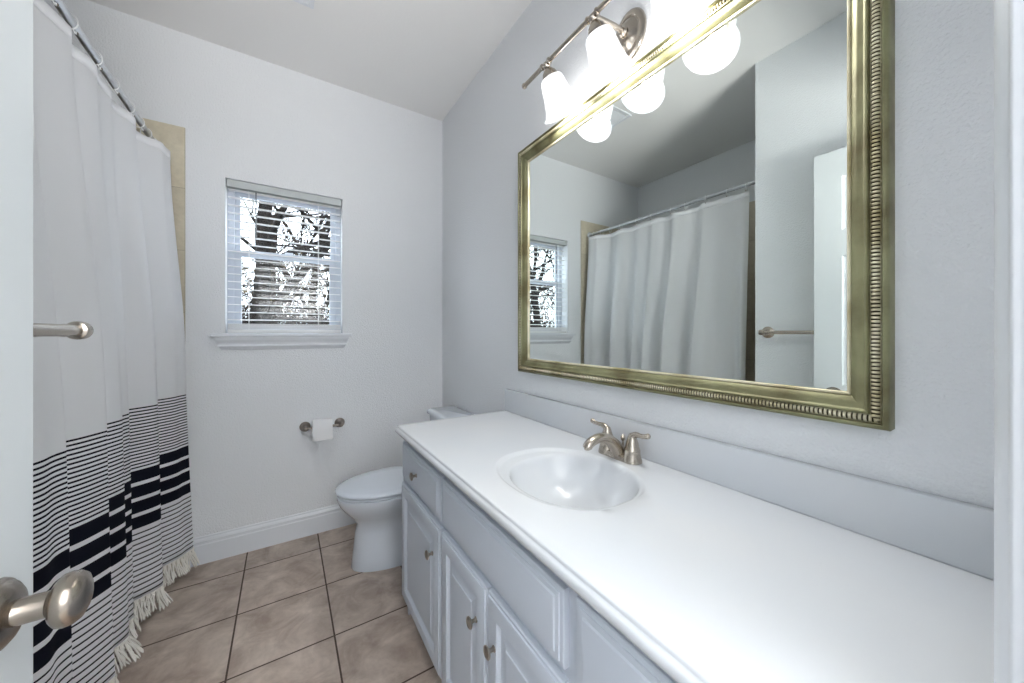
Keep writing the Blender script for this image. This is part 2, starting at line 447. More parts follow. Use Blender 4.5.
# horizontal blind
bl = thing('window_blind', ((WX0 + WX1) / 2, YB + 0.035, WZ0), 'white two inch horizontal blind with open slats hanging in the window', 'blind')
bx0, bx1 = WX0 + 0.006, WX1 - 0.006
obj('headrail', B(bx0, bx1, YB + 0.006, YB + 0.060, WZ1 - 0.044, WZ1 - 0.002, bev=0.002), M['shaded_valance'], bl)
bm = bmesh.new()
nsl, ztop, zbot = 18, WZ1 - 0.052, WZ0 + 0.078
for k in range(nsl):
    z = ztop + (zbot - ztop) * k / (nsl - 1)
    rings = []
    for x in (bx0 + 0.004, bx1 - 0.004):
        ring = []
        for q in range(7):
            t = q / 6; ring.append(Vector((x, YB + 0.010 + 0.046 * t, z + 0.0025 * math.sin(PI * t) + 0.004 * (t - 0.5))))
        for q in range(6, -1, -1):
            t = q / 6; ring.append(Vector((x, YB + 0.010 + 0.046 * t, z - 0.0028 + 0.0025 * math.sin(PI * t) + 0.004 * (t - 0.5))))
        rings.append(ring)
    loft(bm, rings)
obj('slats', bm, M['blind'], bl, smooth=True, angle=40)
bm = bmesh.new()
for q in range(5):
    z = WZ0 + 0.026 + q * 0.0062
    box(bm, bx0 + 0.004, bx1 - 0.004, YB + 0.008, YB + 0.056, z, z + 0.0045, bev=0.001, seg=1)
obj('stacked_slats', bm, M['blind'], bl)
obj('bottom_rail', B(bx0 + 0.003, bx1 - 0.003, YB + 0.007, YB + 0.057, WZ0 + 0.002, WZ0 + 0.023, bev=0.003), M['blind'], bl)
for x in (WX0 + 0.105, WX1 - 0.135):
    bm = bmesh.new()
    for yy in (YB + 0.007, YB + 0.0585):
        tube(bm, [(x, yy, WZ0 + 0.02), (x, yy, WZ1 - 0.05)], 0.0011, 6)
    obj('ladder_cord', bm, M['blind'], bl)
bm = bmesh.new(); wx = -0.140
tube(bm, [(wx, YB + 0.003, WZ1 - 0.055), (wx, YB + 0.001, WZ1 - 0.07), (wx, YB - 0.001, WZ1 - 0.30)], 0.0032, 8)
lathe(bm, [(0.003, 0), (0.0045, 0.003), (0.0045, 0.02), (0.003, 0.024)], (wx, YB - 0.001, WZ1 - 0.322), n=10)
obj('tilt_wand', bm, M['wand'], bl, smooth=True)

# ------------------------------------------------------------------ vanity cabinet
VY0, VY1 = 0.036, 1.586
FXF = 0.445                       # face frame front
van = thing('vanity_cabinet', (0.72, 0.80, 0.0), 'long pale grey painted vanity cabinet with raised panel doors under the counter', 'cabinet')
bm = bmesh.new()
CZ = 0.808
box(bm, FXF + 0.018, XR, VY1 - 0.016, VY1, 0.0, CZ)
box(bm, FXF + 0.018, XR, VY0, VY0 + 0.016, 0.0, CZ)
box(bm, XR - 0.008, XR, VY0 + 0.016, VY1 - 0.016, 0.0, CZ)
box(bm, FXF + 0.018, XR - 0.008, VY0 + 0.016, VY1 - 0.016, 0.10, 0.116)
box(bm, FXF + 0.018, XR - 0.008, 1.12, 1.136, 0.116, CZ - 0.18)
box(bm, FXF + 0.018, XR - 0.008, 0.474, 0.490, 0.116, CZ - 0.18)
obj('carcass', bm, M['cab'], van)
obj('face_frame', B(FXF, FXF + 0.018, VY0, VY1, 0.10, CZ, bev=0.001, seg=1), M['cab'], van)
obj('toe_kick', B(FXF + 0.06, FXF + 0.075, VY0 + 0.016, VY1 - 0.016, 0.0, 0.10), M['cab'], van)

def raised_front(y0, y1, z0, z1, kind):
    """door or drawer front facing -x; rings of rectangles step out from the face frame"""
    bm = bmesh.new()
    xf = FXF
    def loop(ins, proj):
        x = xf - proj
        return [Vector((x, y0 + ins, z0 + ins)), Vector((x, y1 - ins, z0 + ins)), Vector((x, y1 - ins, z1 - ins)), Vector((x, y0 + ins, z1 - ins))]
    if kind == 'door':
        P = [(0.0, 0.0), (0.0, 0.012), (0.002, 0.015), (0.007, 0.016), (0.008, 0.019), (0.011, 0.020), (0.048, 0.020), (0.050, 0.018), (0.054, 0.010), (0.058, 0.008),
             (0.062, 0.008), (0.086, 0.016), (0.088, 0.018)]
    else:
        P = [(0.0, 0.0), (0.0, 0.011), (0.002, 0.013), (0.010, 0.014), (0.011, 0.0165), (0.014, 0.017), (0.020, 0.0175), (0.023, 0.020), (0.026, 0.0205)]
    loft(bm, [loop(*p) for p in P])
    return bm

def knob(parent, y, z, m):
    bm = bmesh.new()
    x = FXF - 0.020
    lathe(bm, [(0.0075, 0.0), (0.0075, 0.002), (0.0050, 0.004), (0.0045, 0.010), (0.0060, 0.014), (0.0125, 0.0165), (0.0150, 0.019), (0.0150, 0.0215), (0.0120, 0.0235), (0.0100, 0.0238), (0.0085, 0.0225), (0.004, 0.0235), (0.001, 0.024)],
          (x, y, z), (-1, 0, 0), n=28)
    return obj('knob', bm, m, parent, smooth=True, angle=40)

fronts = [('drawer', 1.105, 1.552, 0.630, 0.778, 'drawer', (1.340, 0.705)),
          ('door', 1.105, 1.552, 0.115, 0.606, 'door', (1.165, 0.499)),
          ('drawer_front', 0.497, 1.092, 0.630, 0.778, 'drawer', None),
          ('door', 0.786, 1.092, 0.115, 0.606, 'door', (0.838, 0.495)),
          ('door', 0.497, 0.781, 0.115, 0.606, 'door', (0.742, 0.490)),
          ('drawer', 0.060, 0.465, 0.630, 0.786, 'drawer', (0.262, 0.705)),
          ('door', 0.060, 0.465, 0.115, 0.606, 'door', (0.415, 0.495))]
for nm, y0, y1, z0, z1, kd, kb in fronts:
    f = obj(nm, raised_front(y0, y1, z0, z1, kd), M['cab'], van, smooth=True, angle=25)
    if kb: knob(f, kb[0], kb[1], M['knobn'])

# ------------------------------------------------------------------ countertop with moulded oval basin
CT = 0.845; CX0 = 0.408; CX1 = XR; CY0 = 0.034; CY1 = 1.600
SCX, SCY, SA, SB = 0.688, 0.785, 0.186, 0.228
def sstep(t): t = max(0, min(1, t)); return t * t * (3 - 2 * t)
def basin(x, y):
    u = (x - SCX) / SA; v = (y - SCY) / SB
    r = (abs(u) ** 2.25 + abs(v) ** 2.25) ** (1 / 2.25)
    z = 0.0
    if r < 1.0:
        z -= 0.007 * sstep((1.0 - r) / 0.07)            # soft lip
        # the bowl, its deepest point pushed towards the tap; a shallow shelf at the far end
        uu = (x - 0.701) / 0.166; vv = (y - (SCY - 0.010)) / 0.190
        q = (abs(uu) ** 2.2 + abs(vv) ** 2.2) ** (1 / 2.2)
        z -= 0.010 * sstep((1.0 - r) / 0.30)
        if q < 1.0: z -= 0.118 * (1 - q ** 3.2) ** 0.8 
    return z
def axis_pts(a, b, lo, hi, fine, coarse):
    pts = [a]; x = a
    while x < b - 1e-6:
        x += fine if lo - 0.01 < x < hi + 0.01 else coarse
        pts.append(min(x, b))
    if pts[-1] - pts[-2] < 1e-4: pts.pop(-2)
    return pts
xs = axis_pts(CX0 + 0.014, CX1, SCX - SA, SCX + SA, 0.005, 0.02)
ys = axis_pts(CY0, CY1 - 0.014, SCY - SB, SCY + SB, 0.005, 0.03)
bm = bmesh.new()
edge = [(0.014, 0.0), (0.0115, -0.0008), (0.0095, -0.003), (0.0088, -0.0065), (0.0080, -0.0085), (0.0045, -0.0105), (0.0015, -0.014), (0.0, -0.019), (0.0005, -0.025), (0.003, -0.030), (0.008, -0.0345), (0.014, -0.036), (0.03, -0.036)]
G = [[bm.verts.new((x, y, CT + basin(x, y))) for y in ys] for x in xs]
for i in range(len(xs) - 1):
    for j in range(len(ys) - 1):
        bm.faces.new((G[i][j], G[i + 1][j], G[i + 1][j + 1], G[i][j + 1]))
# moulded edge: runs along the front (x = CX0) and turns the far end (y = CY1)
prev_f = [G[0][j] for j in range(len(ys))]
prev_e = [G[i][-1] for i in range(len(xs))]
for d, h in edge[1:]:
    cf = [bm.verts.new((CX0 + d, y, CT + h)) for y in ys[:-1]]
    corner = bm.verts.new((CX0 + d, CY1 - d, CT + h))
    cf.append(corner)
    ce = [corner] + [bm.verts.new((x, CY1 - d, CT + h)) for x in xs[1:]]
    for j in range(len(ys) - 1): bm.faces.new((prev_f[j], prev_f[j + 1], cf[j + 1], cf[j]))
    for i in range(len(xs) - 1): bm.faces.new((prev_e[i], prev_e[i + 1], ce[i + 1], ce[i]))
    prev_f, prev_e = cf, ce
top = thing('countertop', (0.72, 0.80, CT), 'long glossy white moulded countertop with integral oval basin on the vanity', 'countertop')
obj('slab', bm, M['counter'], top, smooth=True, angle=60, recalc=True)
bm = bmesh.new()
box(bm, 0.976, XR, CY0, 1.598, CT - 0.001, 0.957, bev=0.004, seg=3)
obj('backsplash', bm, M['counter'], top, smooth=True, angle=50)
bm = bmesh.new()
dzb = CT + basin(0.775, 0.785)
DRX, DRY = 0.735, 0.775
dzb = CT + basin(DRX, DRY)
lathe(bm, [(0.021, -0.004), (0.021, 0.002), (0.017, 0.0035), (0.0155, 0.001), (0.0155, -0.004)], (DRX, DRY, dzb + 0.001), n=28)
obj('drain', bm, M['chrome'], top, smooth=True)
bm = bmesh.new()
lathe(bm, [(0.004, 0.002), (0.013, 0.003), (0.0145, 0.006), (0.012, 0.009), (0.005, 0.011), (0.001, 0.0112)], (DRX, DRY, dzb - 0.001), n=24)
obj('drain_stopper', bm, M['chrome'], top, smooth=True)

# ------------------------------------------------------------------ faucet
FX, FYC = 0.920, 0.785
fa = thing('bathroom_faucet', (FX, FYC, CT), 'brushed nickel two handle faucet standing behind the oval basin', 'faucet')
bm = bmesh.new()
def stad(hx, hy, z, cx=FX, cy=FYC, n=36, e=3.2):
    r = []
    for i in range(n):
        a = 2 * PI * i / n; c, s = math.cos(a), math.sin(a)
        k = (abs(c) ** e + abs(s) ** e) ** (-1 / e)
        r.append(Vector((cx + hx * k * c, cy + hy * k * s, z)))
    return r
loft(bm, [stad(0.0270, 0.079, CT + 0.0006), stad(0.0272, 0.0793, CT + 0.004), stad(0.0255, 0.0775, CT + 0.010), stad(0.022, 0.073, CT + 0.016), stad(0.017, 0.064, CT + 0.0185)])
obj('base_plate', bm, M['nickel'], fa, smooth=True, angle=60)
for s in (-1, 1):
    yc = FYC + s * 0.051
    bm = bmesh.new()
    lathe(bm, [(0.0300, 0.002), (0.0296, 0.008), (0.0272, 0.018), (0.0252, 0.028), (0.0245, 0.036), (0.0250, 0.0385), (0.0235, 0.042), (0.0205, 0.050), (0.0180, 0.056)], (FX, yc, CT), n=30)
    hb = obj('handle_base', bm, M['nickel'], fa, smooth=True, angle=50)
    bm = bmesh.new()
    lathe(bm, [(0.0205, 0.050), (0.0190, 0.060), (0.0155, 0.071), (0.0128, 0.080), (0.0105, 0.087), (0.005, 0.091)], (FX, yc, CT), n=26)
    P = [(FX, yc - s * 0.002, CT + 0.074), (FX, yc + s * 0.008, CT + 0.086), (FX - 0.001, yc + s * 0.020, CT + 0.0905), (FX - 0.003, yc + s * 0.036, CT + 0.0910), (FX - 0.005, yc + s * 0.052, CT + 0.0935), (FX - 0.006, yc + s * 0.064, CT + 0.0975), (FX - 0.006, yc + s * 0.068, CT + 0.0985)]
    pts = curve_pts([p + (r,) for p, r in zip(P, (0.0125, 0.0105, 0.0086, 0.0070, 0.0074, 0.0084, 0.005))], 5)
    tube(bm, [p[:3] for p in pts], [p[3] for p in pts], 14)
    obj('lever', bm, M['nickel'], hb, smooth=True, angle=60)
bm = bmesh.new()
P = [(0.920, CT + 0.010, 0.0260, 0.027), (0.910, CT + 0.028, 0.0235, 0.024), (0.894, CT + 0.047, 0.0200, 0.0215), (0.873, CT + 0.0640, 0.0172, 0.0195), (0.848, CT + 0.0745, 0.0155, 0.0180), (0.823, CT + 0.0775, 0.0145, 0.0172),
     (0.800, CT + 0.0735, 0.0140, 0.0168), (0.784, CT + 0.0655, 0.0136, 0.0160), (0.777, CT + 0.0575, 0.0130, 0.0150), (0.7755, CT + 0.0545, 0.0118, 0.0135)]
pts = curve_pts(P, 5)
rings = []
for i, p in enumerate(pts):
    a, b = pts[max(i - 1, 0)], pts[min(i + 1, len(pts) - 1)]
    t = Vector((b[0] - a[0], 0, b[1] - a[1])).normalized(); nn = Vector((-t.z, 0, t.x))
    rings.append([Vector((p[0], FYC, p[1])) + nn * (p[2] * math.cos(2 * PI * k / 20)) + Vector((0, 1, 0)) * (p[3] * math.sin(2 * PI * k / 20)) for k in range(20)])
loft(bm, rings)
sp = obj('spout', bm, M['nickel'], fa, smooth=True, angle=60)
bm = bmesh.new(); lathe(bm, [(0.0085, 0), (0.0095, 0.001), (0.0095, 0.010), (0.007, 0.012)], (0.776, FYC, CT + 0.050), n=18)
obj('aerator', bm, M['nickel'], sp, smooth=True)
bm = bmesh.new(); lathe(bm, [(0.0028, 0), (0.0028, 0.036), (0.0065, 0.040), (0.0078, 0.046), (0.0070, 0.052), (0.0055, 0.053), (0.0048, 0.057), (0.002, 0.059)], (0.938, FYC, CT + 0.014), n=16)
obj('lift_rod', bm, M['nickel'], fa, smooth=True)

# ------------------------------------------------------------------ wall mirror
MY0, MY1, MZ0, MZ1 = 0.178, 1.447, 1.064, 2.135
mi = thing('wall_mirror', (XR, (MY0 + MY1) / 2, MZ0), 'large rectangular mirror in an antique gilt frame above the vanity', 'mirror')
def mloop(wd, h):
    x = XR - h
    return [Vector((x, MY0 + wd, MZ0 + wd)), Vector((x, MY1 - wd, MZ0 + wd)), Vector((x, MY1 - wd, MZ1 - wd)), Vector((x, MY0 + wd, MZ1 - wd))]
def mframe(name, prof, m, parent, smooth=True):
    bm = bmesh.new(); loft(bm, [mloop(*p) for p in prof], True, False, False)
    return obj(name, bm, m, parent, smooth, 40)
fr = mframe('frame', [(0.0, 0.0), (0.0, 0.034), (0.0015, 0.038), (0.005, 0.041), (0.009, 0.0415), (0.0105, 0.039), (0.011, 0.033)], M['gilt'], mi)
obj('inner_cove', (lambda bm: (loft(bm, [mloop(*p) for p in [(0.0280, 0.030), (0.0285, 0.039), (0.0305, 0.0415), (0.0330, 0.0405), (0.0345, 0.0375), (0.0375, 0.0355), (0.044, 0.032), (0.051, 0.0275), (0.056, 0.0235), (0.0585, 0.0205), (0.0590, 0.018)]], True, False, False), bm)[1])(bmesh.new()), M['gilt'], fr, smooth=True, angle=40)
mframe('sight_edge', [(0.0585, 0.012), (0.0585, 0.0205), (0.0605, 0.0225), (0.0635, 0.0215), (0.0655, 0.0185), (0.0655, 0.012)], M['giltlite'], fr)
# ribbed bead between the two mouldings, real ribs and grooves
bm = bmesh.new()
wc0, wc1, NS = 0.0112, 0.0282, 8
rib = 0.0076
for side in range(4):
    L = (MY1 - MY0) if side % 2 == 0 else (MZ1 - MZ0)
    nr = int(round(L / rib)); per = 6
    rows = []
    for q in range(nr * per + 1):
        s = q / (nr * per); ph = (q % per) / per
        g = math.sin(PI * ph) ** 0.7 if ph > 0 else 0.0
        row = []
        for k in range(NS + 1):
            t = k / NS; wd = wc0 + (wc1 - wc0) * t
            h = 0.033 + (0.0028 + 0.0062 * g) * math.sin(PI * t) ** 0.7
            a = min(max(s * L, wd), L - wd)
            # mitre: position along the side measured from its own corner
            if side == 0: p = (MY0 + a, MZ0 + wd)
            elif side == 1: p = (MY1 - wd, MZ0 + a)
            elif side == 2: p = (MY0 + a, MZ1 - wd)
            else: p = (MY0 + wd, MZ0 + a)
            row.append(bm.verts.new((XR - h, p[0], p[1])))
        rows.append(row)
    for q, (a, b) in enumerate(zip(rows, rows[1:])):
        for k in range(NS):
            f = bm.faces.new((a[k], a[k + 1], b[k + 1], b[k]))
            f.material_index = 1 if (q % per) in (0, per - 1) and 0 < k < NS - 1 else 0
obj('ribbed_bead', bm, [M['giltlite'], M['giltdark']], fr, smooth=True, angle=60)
obj('mirror_glass', B(XR - 0.0155, XR - 0.004, MY0 + 0.055, MY1 - 0.055, MZ0 + 0.055, MZ1 - 0.055), M['mirror'], mi)

# ------------------------------------------------------------------ vanity light
LX, LZ = 0.819, 2.253
LY = [1.043, 0.806, 0.569]
TILT = 0.512                       # the shades lean back toward the wall
AX = Vector((math.sin(TILT), 0, -math.cos(TILT)))
vl = thing('vanity_light', (XR, LY[1], 2.27), 'three light brushed nickel bath bar with lit frosted shades above the mirror', 'light fixture')
bm = bmesh.new()
lathe(bm, [(0.086, 0.0), (0.086, 0.004), (0.082, 0.010), (0.072, 0.014), (0.062, 0.015), (0.058, 0.012), (0.054, 0.013), (0.046, 0.022), (0.030, 0.030), (0.018, 0.033)], (XR, LY[1], 2.270), (-1, 0, 0), n=48, sx=0.76)
obj('backplate', bm, M['nickel'], vl, smooth=True, angle=40)
bm = bmesh.new()
tube(bm, curve_pts([(XR - 0.03, LY[1], 2.270), (XR - 0.065, LY[1], 2.270), (XR - 0.12, LY[1], 2.264), (LX, LY[1], LZ)], 6), 0.009, 14)
lathe(bm, [(0.016, 0), (0.018, 0.004), (0.012, 0.010)], (XR - 0.034, LY[1], 2.270), (-1, 0, 0), n=20)
obj('arm', bm, M['nickel'], vl, smooth=True, angle=40)
bm = bmesh.new()
yy0, yy1 = LY[2] - 0.138, LY[0] + 0.138
tube(bm, [(LX, yy0, LZ), (LX, yy1, LZ)], 0.0080, 16)
for y in LY:
    for s in (-1, 1):
        lathe(bm, [(0.0085, 0), (0.0115, 0.002), (0.0115, 0.006), (0.0085, 0.008)], (LX, y + s * 0.020 - 0.004, LZ), (0, 1, 0), n=16)
for y, s in ((yy0, -1), (yy1, 1)):
    lathe(bm, [(0.0085, -0.004), (0.0105, -0.002), (0.0110, 0.004), (0.0085, 0.009), (0.002, 0.011)], (LX, y, LZ), (0, s, 0), n=16)
obj('bar', bm, M['nickel'], vl, smooth=True, angle=40)
for y in LY:
    o3 = Vector((LX, y, LZ))
    bm = bmesh.new()
    lathe(bm, [(0.006, -0.004), (0.014, 0.002), (0.014, 0.010), (0.0115, 0.014), (0.0160, 0.020), (0.0240, 0.028), (0.0300, 0.042), (0.0315, 0.054), (0.024, 0.054)], o3, AX, n=28)
    obj('socket_cup', bm, M['nickel'], vl, smooth=True, angle=40)
    bm = bmesh.new()
    P = curve_pts([(0.0280, 0.044), (0.0370, 0.048), (0.0430, 0.058), (0.0470, 0.080), (0.0520, 0.110), (0.0600, 0.145), (0.0720, 0.170), (0.0780, 0.177)], 5)
    prof = [p for p in P] + [(r - 0.0035, h - 0.0004) for r, h in reversed(P)]
    lathe(bm, prof, o3, AX, n=48, cap0=False, cap1=False)
    obj('lamp_shade', bm, M['shade'], vl, smooth=True, angle=60)
    bm = bmesh.new()
    lathe(bm, [(0.011, 0.052), (0.012, 0.066), (0.016, 0.078), (0.025, 0.095), (0.027, 0.103), (0.022, 0.112), (0.012, 0.118), (0.004, 0.1195)], o3, AX, n=24)
    obj('bulb', bm, M['bulb'], vl, smooth=True, angle=60)
    ld = bpy.data.lights.new('bulb_glow', 'POINT'); ld.energy = LAMP_W; ld.color = (1.0, 0.97, 0.93); ld.shadow_soft_size = 0.012
    lo = bpy.data.objects.new('bulb_glow', ld); lo.location = o3 + AX * 0.134; C.objects.link(lo)
    lo.parent = vl; lo.matrix_parent_inverse = Matrix.Translation(-Vector(vl.location))

# added fill light behind the viewer, no lamp body, aimed at the hall ceiling
hd = bpy.data.lights.new('hall_fill', 'AREA'); hd.shape = 'DISK'; hd.size = 0.8; hd.energy = HALL_FILL_W; hd.color = (1.0, 0.98, 0.95)
ho = bpy.data.objects.new('hall_fill', hd); ho.location = (0.30, -1.0, 1.45); ho.rotation_euler = (PI, 0, 0); C.objects.link(ho)

# ------------------------------------------------------------------ toilet (faces -x, tank on the vanity wall)
TY = 2.045
to = thing('toilet', (0.62, TY, 0.0), 'white two piece toilet with closed lid beside the end of the vanity', 'toilet')
def egg(x0, x1, hw, z, n=40, back=0.62, e=2.0):
    """egg outline: pointed-round front at x0 (-x), blunt at x1; hw half width"""
    r = []
    xc = x0 + (x1 - x0) * 0.56
    for i in range(n):
        a = 2 * PI * i / n; c, s = math.cos(a), math.sin(a)
        if c < 0: x = xc + (xc - x0) * c; k = 1
        else: x = xc + (x1 - xc) * (abs(c) ** back)
        r.append(Vector((x, TY + hw * (abs(s) ** (1.0 if c < 0 else 0.8)) * (1 if s >= 0 else -1), z)))
    return r
bm = bmesh.new()
loft(bm, [egg(0.300, 0.80, 0.120, 0.0), egg(0.297, 0.80, 0.122, 0.010), egg(0.302, 0.80, 0.117, 0.06), egg(0.310, 0.80, 0.111, 0.13), egg(0.316, 0.79, 0.110, 0.19),
          egg(0.326, 0.78, 0.112, 0.235), egg(0.298, 0.76, 0.134, 0.275), egg(0.262, 0.74, 0.160, 0.315), egg(0.238, 0.73, 0.178, 0.350), egg(0.228, 0.73, 0.186, 0.380), egg(0.228, 0.73, 0.187, 0.392), egg(0.236, 0.72, 0.180, 0.396)])
# tank platform behind the bowl
box(bm, 0.70, 0.965, TY - 0.11, TY + 0.11, 0.30, 0.392, bev=0.02, seg=3)
obj('bowl', bm, M['porc'], to, smooth=True, angle=50)
bm = bmesh.new()
loft(bm, [egg(0.236, 0.69, 0.176, 0.3970, back=0.7), egg(0.231, 0.695, 0.180, 0.400, back=0.7), egg(0.231, 0.695, 0.180, 0.408, back=0.7), egg(0.240, 0.69, 0.172, 0.4125, back=0.7)])
obj('seat', bm, M['porc'], to, smooth=True, angle=50)
bm = bmesh.new()
loft(bm, [egg(0.232, 0.695, 0.178, 0.4165, back=0.7), egg(0.219, 0.70, 0.190, 0.4195, back=0.7), egg(0.218, 0.70, 0.191, 0.426, back=0.7), egg(0.224, 0.695, 0.186, 0.4325, back=0.7), egg(0.245, 0.68, 0.167, 0.437, back=0.7), egg(0.32, 0.62, 0.105, 0.440, back=0.7)])
obj('lid', bm, M['porc'], to, smooth=True, angle=60)
for s in (-1, 1):
    bm = bmesh.new(); box(bm, 0.690, 0.715, TY + s * 0.075 - 0.016, TY + s * 0.075 + 0.016, 0.394, 0.428, bev=0.006)
    obj('hinge', bm, M['porc'], to, smooth=True)
    bm = bmesh.new(); lathe(bm, [(0.016, 0), (0.015, 0.008), (0.009, 0.014), (0.002, 0.016)], (0.60, TY + s * 0.118, 0.003), n=16)
    obj('bolt_cap', bm, M['porc'], to, smooth=True)
bm = bmesh.new()
def rrect(x0, x1, y0, y1, z, r=0.03, n=6):
    out = []
    for cx, cy, a0 in ((x1 - r, y1 - r, 0), (x0 + r, y1 - r, 90), (x0 + r, y0 + r, 180), (x1 - r, y0 + r, 270)):
        for k in range(n + 1):
            a = math.radians(a0 + 90 * k / n); out.append(Vector((cx + r * math.cos(a), cy + r * math.sin(a), z)))
    return out
loft(bm, [rrect(0.81, 0.972, TY - 0.175, TY + 0.175, 0.394), rrect(0.805, 0.974, TY - 0.185, TY + 0.185, 0.42), rrect(0.798, 0.976, TY - 0.205, TY + 0.205, 0.60), rrect(0.795, 0.976, TY - 0.212, TY + 0.212, 0.722)])
tank = obj('tank', bm, M['porc'], to, smooth=True, angle=50)
bm = bmesh.new()
loft(bm, [rrect(0.790, 0.978, TY - 0.220, TY + 0.225, 0.723), rrect(0.783, 0.979, TY - 0.226, TY + 0.231, 0.728), rrect(0.783, 0.979, TY - 0.226, TY + 0.231, 0.744), rrect(0.787, 0.977, TY - 0.222, TY + 0.227, 0.752), rrect(0.800, 0.970, TY - 0.210, TY + 0.215, 0.756)])
obj('tank_lid', bm, M['porc'], to, smooth=True, angle=50)
bm = bmesh.new()
lathe(bm, [(0.012, 0), (0.012, 0.006), (0.007, 0.009), (0.006, 0.016)], (0.797, TY - 0.15, 0.665), (-1, 0, 0), n=16)
tube(bm, [(0.783, TY - 0.155, 0.665), (0.781, TY - 0.12, 0.662), (0.781, TY - 0.085, 0.657)], [0.006, 0.0055, 0.007], 10)
obj('flush_lever', bm, M['chrome'], tank, smooth=True)

# ------------------------------------------------------------------ toilet paper holder and roll
HZ = 0.674
hp = thing('toilet_paper_holder', (0.195, YB, HZ), 'dark nickel two post paper holder on the wall below the window', 'toilet paper holder')
HYB = YB - 0.068
for s, x in ((-1, 0.106), (1, 0.299)):
    bm = bmesh.new()
    lathe(bm, [(0.030, 0.0), (0.0305, 0.004), (0.028, 0.009), (0.021, 0.014), (0.013, 0.022), (0.0105, 0.034), (0.0110, 0.050), (0.0145, 0.060), (0.0155, 0.068), (0.0130, 0.077), (0.006, 0.082), (0.001, 0.083)], (x, YB, HZ), (0, -1, 0), n=28)
    obj('post', bm, M['dnickel'], hp, smooth=True, angle=40)
bm = bmesh.new()
tube(bm, [(0.108, HYB, HZ), (0.297, HYB, HZ)], 0.0072, 14)
obj('spindle', bm, M['dnickel'], hp, smooth=True)
ro = thing('toilet_roll', (0.192, HYB, HZ - 0.003), 'white roll of toilet paper hanging on the nickel holder', 'toilet roll')
RX0, RX1, RR, RC = 0.140, 0.247, 0.052, 0.020
bm = bmesh.new()
prof = [(RC + 0.0012, RX0), (RR, RX0), (RR + 0.001, RX0 + 0.002), (RR + 0.001, RX1 - 0.002), (RR, RX1), (RC + 0.0012, RX1), (RC + 0.0012, RX0)]
rings = [[Vector((x, HYB + r * math.cos(2 * PI * i / 48), HZ - 0.003 + r * math.sin(2 * PI * i / 48))) for i in range(48)] for r, x in prof]
loft(bm, rings, True, False, False)
# loose end hanging down the room side of the roll
for y0 in (0,):
    sh = []
    pts = [(HYB - (RR + 0.002) * math.cos(math.radians(a)), HZ - 0.003 + (RR + 0.002) * math.sin(math.radians(a))) for a in range(80, -1, -10)]
    pts += [(HYB - RR - 0.002, HZ - 0.025), (HYB - RR - 0.001, HZ - 0.053), (HYB - RR + 0.001, HZ - 0.068)]
    loft(bm, [[Vector((x, p[0], p[1])) for p in pts] + [Vector((x, p[0] + 0.0006, p[1])) for p in reversed(pts)] for x in (RX0 + 0.0005, RX1 - 0.0005)])
obj('paper', bm, M['paper'], ro, smooth=True, angle=50)
bm = bmesh.new()
prof = [(RC, RX0 + 0.0005), (RC, RX1 - 0.0005), (RC - 0.0015, RX1 - 0.0005), (RC - 0.0015, RX0 + 0.0005), (RC, RX0 + 0.0005)]
loft(bm, [[Vector((x, HYB + r * math.cos(2 * PI * i / 32), HZ - 0.003 + r * math.sin(2 * PI * i / 32))) for i in range(32)] for r, x in prof], True, False, False)
obj('core', bm, M['card'], ro, smooth=True, angle=50)

# ------------------------------------------------------------------ towel bar on the left wall
TBX, TBZ, TBY = -0.301, 1.255, 0.931
tb = thing('towel_bar', (XL, 0.63, TBZ), 'brushed nickel towel bar on the wall between the open door and the curtain', 'towel bar')
for y in (TBY - 0.008, TBY - 0.618):
    bm = bmesh.new()
    lathe(bm, [(0.033, 0.0), (0.033, 0.005), (0.029, 0.009), (0.019, 0.014), (0.0125, 0.022), (0.0105, 0.036), (0.0105, 0.056), (0.0115, 0.062)], (XL, y, TBZ), (1, 0, 0), n=30)
    obj('post', bm, M['nickel'], tb, smooth=True, angle=40)
bm = bmesh.new()
tube(bm, [(TBX, TBY - 0.615, TBZ), (TBX, TBY, TBZ)], 0.0098, 20)
for y in (TBY - 0.008, TBY - 0.618):
    lathe(bm, [(0.0100, -0.013), (0.0145, -0.011), (0.0158, -0.006), (0.0158, 0.007), (0.0140, 0.012), (0.0100, 0.014), (0.002, 0.0145)], (TBX, y, TBZ), (0, 1, 0), n=24)
obj('bar', bm, M['nickel'], tb, smooth=True, angle=40)

# ------------------------------------------------------------------ the open bathroom door
DF, DY0, DY1, DT = -0.2567, 0.018, 0.675, 0.034
do = thing('bathroom_door', (DF, DY0, 0.0), 'white panelled door standing open at the left edge of the view', 'door')
bm = bmesh.new()
xb = DF - DT
